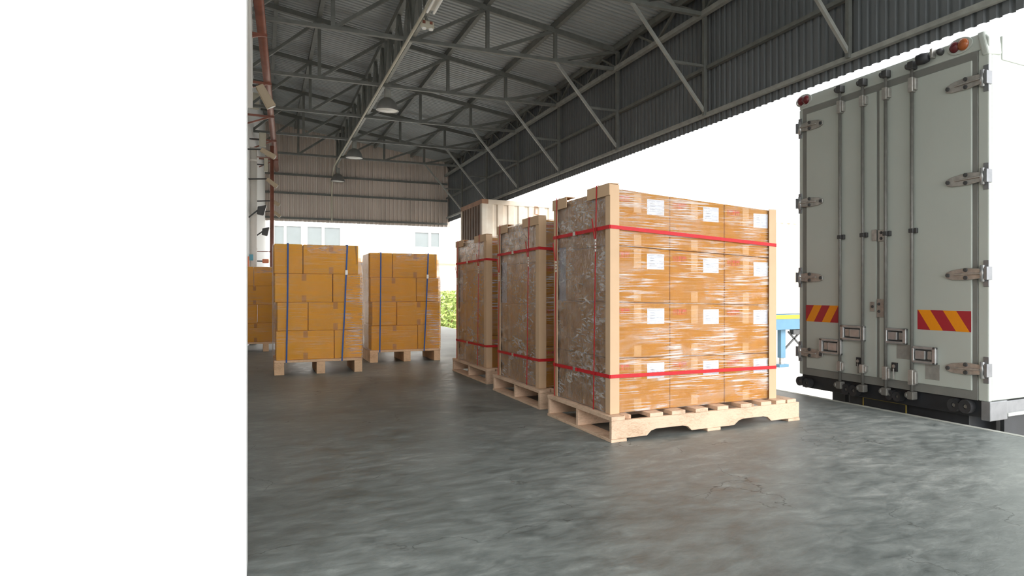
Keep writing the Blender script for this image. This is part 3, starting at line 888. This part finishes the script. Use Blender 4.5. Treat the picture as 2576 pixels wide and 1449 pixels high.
# ------------------------------------------------------------------ box truck
TX = 5.76
def T(px, py): 
    p = on_x(px, py, TX)
    return p.y, p.z
YR, YL = 3.79, 6.25           # right and left side of the body
ZT, ZBOT = 3.57, 0.205
truck = thing('box_truck', 'white box truck backed up to the dock with closed rear doors', 'truck', (TX + 3, 5.0, -1.25))
def tb(name, m, y0, y1, z0, z1, d0, d1, parent=truck, bevel=0.0, seg=2):
    """block on the rear face; d = how far it stands out towards the dock"""
    return MB().box((TX - d1, y0, z0), (TX - d0, y1, z1)).build(name, m, parent, bevel, seg=seg)
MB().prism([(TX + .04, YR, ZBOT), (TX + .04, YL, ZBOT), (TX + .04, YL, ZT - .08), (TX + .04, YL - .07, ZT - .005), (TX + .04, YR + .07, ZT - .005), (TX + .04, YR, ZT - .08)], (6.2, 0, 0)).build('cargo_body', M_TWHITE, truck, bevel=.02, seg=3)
# side roof rail and corner cap
MB().box((TX + .18, YR - .012, ZT - .24), (TX + 6.2, YR + .02, ZT - .02)).build('roof_rail', M_TFRAME, truck, bevel=.01)
MB().hexa([(TX - .02, YR - .012, ZT - .22), (TX + .17, YR - .02, ZT - .20), (TX + .17, YR + .06, ZT - .20), (TX - .02, YR + .06, ZT - .22), (TX - .01, YR + .05, ZT + .01), (TX + .17, YR + .0, ZT + .02), (TX + .17, YR + .10, ZT + .02), (TX - .01, YR + .12, ZT + .01)]).build('corner_cap', M_TFRAME, truck, bevel=.02, seg=3)
# rear frame: two posts, header, sill
yl_in, _ = T(2020, 600); yr_in, _ = T(2460, 600)
ztop_l = T(2030, 272)[1]; ztop_r = T(2459, 128)[1]
zhead = (ztop_l + ztop_r) / 2
zsill = 0.245
tb('rear_post', M_TFRAME, YR, yr_in, ZBOT, zhead, -.05, .0, bevel=.012)
tb('rear_post', M_TFRAME, yl_in, YL, ZBOT, zhead, -.05, .0, bevel=.012)
hd = MB().prism([(TX, YR, zhead), (TX - .0, YL, zhead), (TX, YL, ZT - .06), (TX, YL - .05, ZT), (TX, YR + .05, ZT), (TX, YR, ZT - .06)], (.06, 0, 0))
hd.build('header', M_TFRAME, truck, bevel=.015, seg=3)
tb('door_gasket', M_GASKET, yr_in, yl_in, ZBOT + .0, zhead, -.03, .004, bevel=.004)
yc = (T(2207, 600)[0] + T(2214, 600)[0]) / 2
cz0 = zsill + .045
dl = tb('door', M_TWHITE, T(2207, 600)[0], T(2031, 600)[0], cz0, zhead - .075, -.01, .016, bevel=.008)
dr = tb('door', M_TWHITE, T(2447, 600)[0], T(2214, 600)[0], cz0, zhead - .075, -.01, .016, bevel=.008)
dl['label'] = 'left rear door leaf'; dr['label'] = 'right rear door leaf'

def lock_rod(px, ytop, sleeve, guide, sleeve2, ybot, door):
    y, zt = T(px, ytop); _, zb = T(px, ybot)
    X = TX - .045
    r = MB().tube([(X, y, zb), (X, y, zt)], .017, n=12).build('lock_rod', M_ROD, door, smooth=True)
    for (a, b) in (sleeve, sleeve2):
        za, zb_ = T(px, a)[1], T(px, b)[1]
        mb = MB(); mb.box((X - .028, y - .03, zb_), (TX - .01, y + .03, za)); mb.box((X - .018, y - .055, zb_ + .015), (TX - .012, y - .03, za - .015))
        mb.build('rod_sleeve', M_STAIN, door, bevel=.008)
    for z in (zt, zb):
        mb = MB(); mb.box((X - .03, y - .035, z - .04), (TX, y + .035, z + .04)); mb.lathe([(0, 0), (.03, 0), (.03, .03), (0, .03)], (X - .01, y + .06, z), (0, -1, 0), 12)
        mb.build('rod_keeper', M_DARK if z > 1 else M_ROD, door, bevel=.008)
    zg = T(px, guide)[1]
    mb = MB(); mb.box((X - .022, y - .026, zg - .022), (TX - .012, y + .026, zg + .022)); mb.box((X + .0, y - .055, zg - .026), (TX - .012, y - .02, zg + .026))
    mb.build('rod_guide', M_DARK, door, bevel=.006)
lock_rod(2120, 226, (255, 287), 597, (908, 933), 968, dl)
lock_rod(2177, 209, (242, 270), 592, (916, 938), 976, dl)
lock_rod(2235, 188, (222, 253), 588, (921, 955), 984, dr)
lock_rod(2301, 167, (197, 234), 581, (929, 968), 994, dr)

def handle(x0, x1, y0, y1, door, flip):
    a, b = T(x0, y1), T(x1, y0)
    ya, yb = max(a[0], b[0]), min(a[0], b[0])
    z0, z1 = T((x0 + x1) / 2, y1)[1], T((x0 + x1) / 2, y0)[1]
    h = MB()
    X0, X1 = TX - .018, TX - .058
    w, hh = (ya - yb), (z1 - z0)
    # frame of the recessed paddle: four sides
    f = .16
    h.box((X0, yb, z0), (X1, ya, z0 + hh * .18)); h.box((X0, yb, z1 - hh * .18), (X1, ya, z1))
    h.box((X0, yb, z0), (X1, yb + w * f, z1)); h.box((X0, ya - w * f, z0), (X1, ya, z1))
    o = h.build('handle_frame', M_CHROME, door, bevel=.012, seg=3)
    MB().box((X0, yb + w * .1, z0 + hh * .1), (X0 - .010, ya - w * .1, z1 - hh * .1)).build('handle_recess', M_DARK, door)
    s = (yb + w * .42, ya - w * .19) if not flip else (yb + w * .19, yb + w * .60)
    MB().box((X0 - .006, s[0], z0 + hh * .24), (X0 - .034, s[1], z1 - hh * .24)).build('handle_paddle', M_CHROME, door, bevel=.008)
    s2 = (yb + w * .2, yb + w * .36) if not flip else (yb + w * .64, ya - w * .18)
    MB().box((X0 - .006, s2[0], z0 + hh * .26), (X0 - .022, s2[1], z1 - hh * .26)).build('handle_paddle', M_STAIN, door, bevel=.008)
handle(2068, 2124, 852, 891, dl, True)
handle(2121, 2182, 818, 857, dl, True)
handle(2231, 2288, 825, 865, dr, False)
handle(2298, 2363, 871, 915, dr, False)

def face_plate(name, x0, x1, y0, y1, m, door, d=.004, bolts=True, base=.016):
    xm, ym = (x0 + x1) / 2, (y0 + y1) / 2
    ya, yb = T(x0, ym)[0], T(x1, ym)[0]
    z1, z0 = T(xm, y0)[1], T(xm, y1)[1]
    o = tb(name, m, yb, ya, z0, z1, base, base + d, door, bevel=.003)
    return (ya, yb, z0, z1)
face_plate('wear_plate', 2259, 2294, 866, 903, M_PLATE, dr)
face_plate('wear_plate', 2331, 2367, 916, 955, M_PLATE, dr)
def bolt_plate(x0, x1, y0, y1, door, holes):
    ya, yb, z0, z1 = face_plate('lock_plate', x0, x1, y0, y1, M_STAIN, door, .012)
    for f, g in holes:
        MB().lathe([(0, 0), (.016, 0), (.013, .012), (0, .014)], (TX - .028, yb + (ya - yb) * f, z0 + (z1 - z0) * g), (-1, 0, 0), 12).build('bolt', M_DARK, door)
bolt_plate(2193, 2204, 759, 783, dl, [(.4, .5)])
bolt_plate(2210, 2229, 752, 798, dr, [(.7, .72), (.7, .32)])
bolt_plate(2197, 2209, 578, 606, dl, [])
bolt_plate(2213, 2234, 578, 607, dr, [(.6, .75), (.6, .25)])
for (x0, x1, y0, y1, yk, door) in ((2159, 2170, 899, 921, 938, dl), (2248, 2262, 912, 934, 953, dr)):
    ya, yb, z0, z1 = face_plate('key_lock', x0, x1, y0, y1, M_RUBBER, door, .02)
    zk = T((x0 + x1) / 2, yk)[1]
    MB().tube([(TX - .045, (ya + yb) / 2, z0 + .03), (TX - .04, (ya + yb) / 2, zk)], .008).build('latch_pin', M_STAIN, door)
    MB().lathe([(0, 0), (.018, 0), (.018, .01), (0, .012)], (TX - .036, (ya + yb) / 2, z0 + (z1 - z0) * .6), (-1, 0, 0), 12).build('bolt', M_STAIN, door)

def hinge(zc, right):
    door = dr if right else dl
    s = 1 if right else -1
    ye = YR if right else YL
    # strap leaf, tapering to a round tip on the door
    L = .46 if right else .30
    L = .40
    y0 = ye + s * .06
    mb = MB()
    mb.prism([(TX - .018, y0, zc + .045), (TX - .018, y0 + s * .15, zc + .055), (TX - .018, y0 + s * .30, zc + .035), (TX - .018, y0 + s * .36, zc + .01), (TX - .018, y0 + s * .36, zc - .035), (TX - .018, y0 + s * .30, zc - .055), (TX - .018, y0 + s * .15, zc - .06), (TX - .018, y0, zc - .045)], (-.016, 0, 0))
    mb.bar((TX - .036, y0, zc), (TX - .036, y0 + s * .26, zc - .005), .03, .016)
    mb.build('hinge_leaf', M_STAIN, door, bevel=.004)
    for (dy, dz) in ((.15, .035), (.15, -.038), (.335, -.012)):
        MB().lathe([(0, 0), (.02, 0), (.018, .014), (0, .016)], (TX - .034, y0 + s * dy, zc + dz), (-1, 0, 0), 10).build('bolt', M_DARK, door)
    MB().tube([(TX - .03, ye + s * .045, zc - .075), (TX - .03, ye + s * .045, zc + .075)], .022, n=12).build('hinge_pin', M_CHROME, door, smooth=True)
    mb = MB()
    mb.box((TX - .012, ye - s * .004, zc - .12), (TX, ye + s * .05, zc + .12)); mb.box((TX - .05, ye - s * .012, zc - .06), (TX + .03, ye + s * .02, zc + .06))
    mb.build('hinge_bracket', M_SILVER, door, bevel=.004)
for yy in (200, 445, 688, 930):
    hinge(T(2470, yy)[1], True)
for yy in (325, 513, 698, 883):
    hinge(T(2012, yy)[1], False)

# reflective chevron panels
def chevron(x0, x1, y0, y1, door, lean):
    xm, ym = (x0 + x1) / 2, (y0 + y1) / 2
    ya, yb = T(x0, ym)[0], T(x1, ym)[0]
    z1, z0 = T(xm, y0)[1], T(xm, y1)[1]
    ch = thing  # (parts only)
    base = MB().box((TX - .0175, yb, z0), (TX - .016, ya, z1)).build('reflector_panel', M_REFR, door)
    w = ya - yb; k = w / 4.15
    sh = k * 1.0
    # orange bands as slanted quads, clipped to the panel
    def clip(poly, ax, lo, keep_less):
        out = []
        for i in range(len(poly)):
            p, q = poly[i], poly[(i + 1) % len(poly)]
            ip, iq = (p[ax] <= lo) == keep_less or p[ax] == lo, (q[ax] <= lo) == keep_less or q[ax] == lo
            if ip: out.append(p)
            if ip != iq:
                f = (lo - p[ax]) / (q[ax] - p[ax]); out.append(tuple(p[j] + (q[j] - p[j]) * f for j in range(2)))
        return out
    mb = MB()
    for i in (0, 1):
        # s runs from the left edge of the panel (as seen) to the right
        s0 = (i * 2 * k) + (k * .05)
        if lean > 0:     # "/" : top further right
            q = [(s0, z0), (s0 + k, z0), (s0 + k + sh, z1), (s0 + sh, z1)]
        else:            # "\" : bottom further right
            q = [(s0 + sh, z0), (s0 + k + sh, z0), (s0 + k, z1), (s0, z1)]
        q = clip(clip(q, 0, w, True), 0, 0, False)
        mb.prism([(TX - .0175, ya - a, z) for a, z in q], (-.001, 0, 0))
    mb.build('reflector_stripe', M_REFO, door)
chevron(2030, 2114, 768, 810, dl, 1)
chevron(2311, 2446, 781, 832, dr, -1)

# marker lamps and fittings on the header
def marker(px, py, r, m, name='marker_lamp'):
    y, z = T(px, py)
    MB().lathe([(r * 1.12, .0), (r * 1.12, .012), (r, .012), (r * .9, .035), (r * .5, .05), (0, .055)], (TX, y, z), (-1, 0, 0), 18).build(name, m, truck, smooth=True)
y1, z1 = T(2404, 122); y2, z2 = T(2427, 110)
zm = (z1 + z2) / 2
mb = MB(); mb.prism([(TX, (y1 + y2) / 2 + math.cos(a) * .135, zm + math.sin(a) * .075) for a in [2 * PI * k / 24 for k in range(24)]], (-.012, 0, 0)); mb.build('lamp_housing', M_TFRAME, truck, bevel=.004)
MB().lathe([(.052, 0.01), (.05, .03), (.03, .045), (0, .05)], (TX, y1, zm), (-1, 0, 0), 18).build('tail_lamp', M_LRED, truck, smooth=True)
MB().lathe([(.056, 0.01), (.054, .03), (.03, .045), (0, .05)], (TX, y2 + .005, zm), (-1, 0, 0), 18).build('tail_lamp', M_LORG, truck, smooth=True)
y1, z1 = T(2017, 256); y2, z2 = T(2030, 251)
zm = (z1 + z2) / 2
mb = MB(); mb.prism([(TX, (y1 + y2) / 2 + math.cos(a) * .135, zm + math.sin(a) * .075) for a in [2 * PI * k / 24 for k in range(24)]], (-.012, 0, 0)); mb.build('lamp_housing', M_TFRAME, truck, bevel=.004)
for y in (y1, y2):
    MB().lathe([(.054, 0.01), (.052, .03), (.03, .045), (0, .05)], (TX, y, zm), (-1, 0, 0), 18).build('tail_lamp', M_LRED, truck, smooth=True)
y, z = T(2368, 131)
MB().lathe([(.035, 0), (.035, .02), (.022, .05), (0, .055)], (TX, y, z), (-1, 0, 0), 14).build('buzzer', M_DARK, truck, smooth=True)
y, z = T(2335, 146)
mb = MB(); mb.lathe([(0, 0), (.045, 0), (.055, .05), (.05, .11), (0, .12)], (TX - .05, y - .04, z - .01), (-.3, 1, -.1), 14)
mb.build('reversing_camera', M_RUBBER, truck, smooth=True)
MB().box((TX - .06, y - .09, z - .03), (TX, y - .06, z + .06)).build('camera_bracket', M_STAIN, truck, bevel=.006)

# underframe, rubber rollers, bumper
tb('rear_beam', M_CHASSIS, YR + .04, YL - .02, .045, ZBOT + .002, -.35, -.03, bevel=.006)
MB().box((TX + .08, YR + .25, -.55), (TX + .5, T(2122, 1000)[0], .05)).build('bumper_frame', M_CHASSIS, truck, bevel=.01)
MB().box((TX + .2, YR + .35, -.35), (TX + 6.4, YR + .55, .1)).build('chassis_rail', M_CHASSIS, truck)
MB().box((TX + .2, YL - .55, -.35), (TX + 6.4, YL - .35, .1)).build('chassis_rail', M_CHASSIS, truck)
def roller(px, py, r):
    y, z = T(px, py)
    mb = MB(); mb.lathe([(r * .35, -.02), (r * .35, .05), (r, .055), (r * 1.02, .0), (r * 1.02, -.08), (0.0, -.08)], (TX + .01, y, z), (-1, 0, 0), 22)
    mb.build('rubber_roller', M_RUBBER, truck, smooth=False)
    MB().lathe([(0, 0), (r * .3, 0), (r * .3, .03), (0, .03)], (TX + .0, y, z), (-1, 0, 0), 10).build('roller_bolt', M_ROD, truck)
for (a, b, r) in ((2017, 958, .055), (2034, 963, .055), (2133, 979, .06), (2152, 982, .06), (2243, 993, .05), (2262, 997, .05), (2404, 1018, .062), (2434, 1022, .064)):
    roller(a, b, r)
ya, yb = T(2161, 1010)[0], T(2271, 1010)[0]
pz = T(2216, 1012)[1]
tbp = MB().box((TX + .06, yb, pz - .12), (TX + .075, ya, pz + .02)).build('rear_plate', M_CHASSIS, truck, bevel=.002)
mb = MB()
for (a, b, c, d) in ((yb, pz + .005, ya, pz + .02), (yb, pz - .12, ya, pz - .105), (yb, pz - .12, yb + .012, pz + .02), (ya - .012, pz - .12, ya, pz + .02)):
    mb.box((TX + .055, a, b), (TX + .06, c, d))
mb.build('plate_border', M_DIMYEL, tbp)
MB().box((TX + .32, YR + .06, -.78), (TX + 1.0, YR + .10, .07)).build('under_shade_panel', M_CHASSIS, truck)  # dark panels standing in for the shaded chassis and wheels under the truck
MB().box((TX + 2.3, YR + .06, -.78), (TX + 4.6, YR + .10, .07)).build('under_shade_panel', M_CHASSIS, truck)
# right lower corner and side rail
MB().box((TX + .0, YR - .012, .03), (TX + .26, YR + .08, ZBOT)).build('corner_shoe', M_SILVER, truck, bevel=.008)
MB().box((TX + .26, YR + .0, .075), (TX + 6.2, YR + .08, ZBOT - .01)).build('side_rail', M_SILVER, truck, bevel=.006)
MB().box((TX + .26, YR - .02, .055), (TX + 6.2, YR + .02, .085)).build('side_rail_lip', M_TFRAME, truck, bevel=.004)
for xx in (TX + 1.6, TX + 5.3):
    for yy in (YR + .12, YL - .42):
        mb = MB(); mb.lathe([(.2, .02), (.22, 0), (.42, 0), (.47, .05), (.47, .25), (.42, .30), (.2, .30)], (xx, yy, -.78), (0, 1, 0), 28)
        w = mb.build('wheel', M_RUBBER, truck, smooth=False)
        MB().lathe([(0, .06), (.12, .05), (.21, .03), (.22, .28), (0, .28)], (xx, yy, -.78), (0, 1, 0), 20).build('hub', M_STAIN, w)
MB().box((TX + 1.5, YR + .3, -.85), (TX + 1.7, YL - .3, -.7)).build('axle', M_CHASSIS, truck)
MB().box((TX + 5.2, YR + .3, -.85), (TX + 5.4, YL - .3, -.7)).build('axle', M_CHASSIS, truck)
MB().prism([(TX + 6.35, YR + .1, -.7), (TX + 8.2, YR + .1, -.7), (TX + 8.2, YR + .1, .3), (TX + 7.7, YR + .1, 1.6), (TX + 6.35, YR + .1, 1.7)], (0, YL - YR - .2, 0)).build('cab', M_TWHITE, truck, bevel=.06, seg=3)

# ------------------------------------------------------------------ container on its trailer beyond the loads
CX0, CX1, CY0, CY1, CZ0, CZ1 = 4.9, 17.0, 16.83, 18.9, .50, 3.56
cont = thing('shipping_container', 'weathered cream shipping container with rusty corner behind the red-strapped loads', 'container', (11, 17.8, CZ0))
mb = MB()
corrugated(mb, (CX0 + .14, CY0 + .01, CZ0 + .16), (0, 0, CZ1 - CZ0 - .28), (CX1 - CX0 - .28, 0, 0), (0, 1, 0), .28, .036)
mb.box((CX0 + .15, CY0 + .06, CZ0 + .1), (CX1 - .15, CY1 - .06, CZ1 - .06))
mb.build('side_wall', M_CONT, cont)
mb = MB()
corrugated(mb, (CX0 + .01, CY0 + .14, CZ0 + .16), (0, 0, CZ1 - CZ0 - .28), (0, CY1 - CY0 - .28, 0), (1, 0, 0), .25, .04)
mb.build('end_wall', M_CONTR, cont)
for (x, y) in ((CX0, CY0), (CX0, CY1 - .14), (CX1 - .14, CY0), (CX1 - .14, CY1 - .14)):
    MB().box((x, y, CZ0), (x + .14, y + .14, CZ1)).build('corner_post', M_CONT, cont, bevel=.01)
for z in (CZ0, CZ1 - .12):
    MB().box((CX0 + .14, CY0, z), (CX1 - .14, CY0 + .06, z + .12)).build('side_rail', M_CONT, cont)
    MB().box((CX0, CY0 + .14, z), (CX0 + .06, CY1 - .14, z + .12)).build('end_rail', M_CONTD, cont)
for (x, y) in ((CX0 - .005, CY0 - .005), (CX0 - .005, CY1 - .17), (CX1 - .17, CY0 - .005)):
    for z in (CZ0 - .005, CZ1 - .115):
        mb = MB(); mb.box((x, y, z), (x + .175, y + .175, z + .12)); mb.lathe([(.02, 0), (.035, .003), (.0, .003)], (x + .09, y - .002, z + .06), (0, -1, 0), 12)
        mb.build('corner_casting', M_CONTD, cont, bevel=.01)
MB().box((CX0 + .2, CY0 - .012, CZ0 + .02), (CX1 - .2, CY0 - .002, CZ0 + .20)).build('orange_band', M_CBAND, cont)
a = on_y(1344, 530, CY0)
mb = MB(); mb.tube([(a.x + .10, CY0, a.z + .10), (a.x + .0, CY0 - .05, a.z + .10), (a.x, CY0 - .05, a.z - .10), (a.x + .10, CY0, a.z - .10)], .014); mb.build('lashing_ring', M_CONTD, cont)
MB().box((CX0 + .05, CY0 + .05, CZ1 - .05), (CX1 - .05, CY1 - .05, CZ1 - .02)).build('roof', M_CONT, cont)
tr = thing('container_trailer', 'blue container trailer with a yellow stripe standing in the yard', 'trailer', (11, 17.8, -1.25))
MB().box((5.9, CY0 + .02, -.02), (CX1, CY0 + .16, CZ0 - .01)).build('side_beam', M_TBLUE, tr, bevel=.01)
MB().box((5.9, CY1 - .16, -.02), (CX1, CY1 - .02, CZ0 - .01)).build('side_beam', M_TBLUE, tr, bevel=.01)
MB().box((5.9, CY0 + .008, CZ0 - .17), (CX1, CY0 + .02, CZ0 - .04)).build('yellow_stripe', M_TYEL, tr)
for x in (6.0, 9.0, 12.2, 14.9):
    MB().box((x, CY0 + .16, -.02), (x + .12, CY1 - .16, .3)).build('cross_beam', M_TBLUE, tr)
a = on_y(1968, 870, CY0 + .2)
for y in (CY0 + .15, CY1 - .35):
    lg = MB().box((a.x - .10, y, -.95), (a.x + .10, y + .18, .0)).build('landing_leg', M_TBLUE, tr, bevel=.01)
    MB().box((a.x - .2, y - .05, -1.25), (a.x + .2, y + .23, -1.16)).build('foot', M_TBLUE, lg, bevel=.01)
    MB().box((a.x - .06, y + .04, -1.17), (a.x + .06, y + .14, -.9)).build('inner_leg', M_STAIN, lg)
MB().bar((a.x, CY0 + .2, -.75), (a.x + .8, CY0 + .2, -.1), .05).build('stay', M_DARK, tr)
MB().bar((a.x + .75, CY0 + .2, -.55), (a.x + .25, CY0 + .2, -.1), .05).build('stay', M_DARK, tr)
MB().box((a.x + .35, CY0 + .05, -.2), (a.x + .9, CY0 + .25, -.03)).build('tool_box', M_DARK, tr, bevel=.01)
for xx in (7.2, 8.4):
    for yy in (CY0 + .02, CY1 - .32):
        MB().lathe([(.2, .02), (.22, 0), (.42, 0), (.47, .05), (.47, .25), (.42, .30), (.2, .30), (.2, .02)], (xx, yy, -.78), (0, 1, 0), 24).build('wheel', M_RUBBER, tr)

# ------------------------------------------------------------------ white building and greenery beyond the gable end
YB = 46.0
b = thing('white_building', 'bright white building with grey windows beyond the open end of the dock', 'building', (-5, YB, -1.25))
pl_, pr_ = on_y(600, 560, YB), on_y(1300, 560, YB)
MB().box((pl_.x - 6, YB, -1.25), (pr_.x + 10, YB + 8, on_y(900, 400, YB).z)).build('facade', M_BLDG, b)
z = on_y(900, 655, YB).z
MB().box((pl_.x, YB - .5, z - .12), (pr_.x + 8, YB, z + .12)).build('ledge', M_CBAND, b)
z = on_y(900, 668, YB).z
MB().box((pl_.x, YB - .1, z - .1), (pr_.x + 8, YB, z + .08)).build('canopy_edge', M_BLDG, b)
for (x0, x1, y0, y1) in ((690, 714, 569, 640), (720, 757, 570, 640), (773, 809, 572, 640), (816, 855, 574, 640), (1043, 1077, 586, 621), (1083, 1104, 587, 621)):
    p, q = on_y(x0, y1, YB), on_y(x1, y0, YB)
    f = MB()
    g = .07
    f.box((p.x - g, YB - .12, p.z - g), (q.x + g, YB + .02, p.z)); f.box((p.x - g, YB - .12, q.z), (q.x + g, YB + .02, q.z + g))
    f.box((p.x - g, YB - .12, p.z), (p.x, YB + .02, q.z)); f.box((q.x, YB - .12, p.z), (q.x + g, YB + .02, q.z))
    fr = f.build('window', M_BLDG, b)
    MB().box((p.x, YB - .04, p.z), (q.x, YB - .01, q.z)).build('pane', M_GLASS, fr)
def shrub(px, Y, w, h, label):
    base = on_y(px, 800, Y)
    t = thing('shrub', label, 'shrub', (base.x, Y, -1.25), 'shrubs before the white building')
    mb = MB()
    rr = random.Random(int(px))
    for i in range(900):
        a, q = rr.uniform(0, 2 * PI), rr.random() ** .5
        zz = rr.random()
        rad = w * math.sqrt(max(0, 1 - (zz * 1.6 - .8) ** 2))
        c = Vector((base.x + math.cos(a) * q * rad, Y + math.sin(a) * q * rad, -1.1 + zz * h))
        d = Vector((rr.uniform(-1, 1), rr.uniform(-1, 1), rr.uniform(-.3, 1))).normalized() * .16
        s = d.orthogonal().normalized() * .06
        mb.add([c - d, c + s, c + d, c - s], [(0, 1, 2, 3)])
    mb.build('foliage', M_SHRUB, t)
    m2 = MB()
    for k in range(5):
        m2.tube([(base.x + k * .06 - .12, Y, -1.25), (base.x + (k - 2) * .25, Y + (k % 2) * .2, -1.1 + h * .7)], [.03, .01], 6)
    m2.build('stem', M_RUST, t)
shrub(1122, 36, 1.0, 2.35, 'yellow-green shrub beside the second blue-strapped load, by the building')
shrub(1146, 38.5, .8, 2.2, 'yellow-green shrub just left of the farthest red-strapped load')
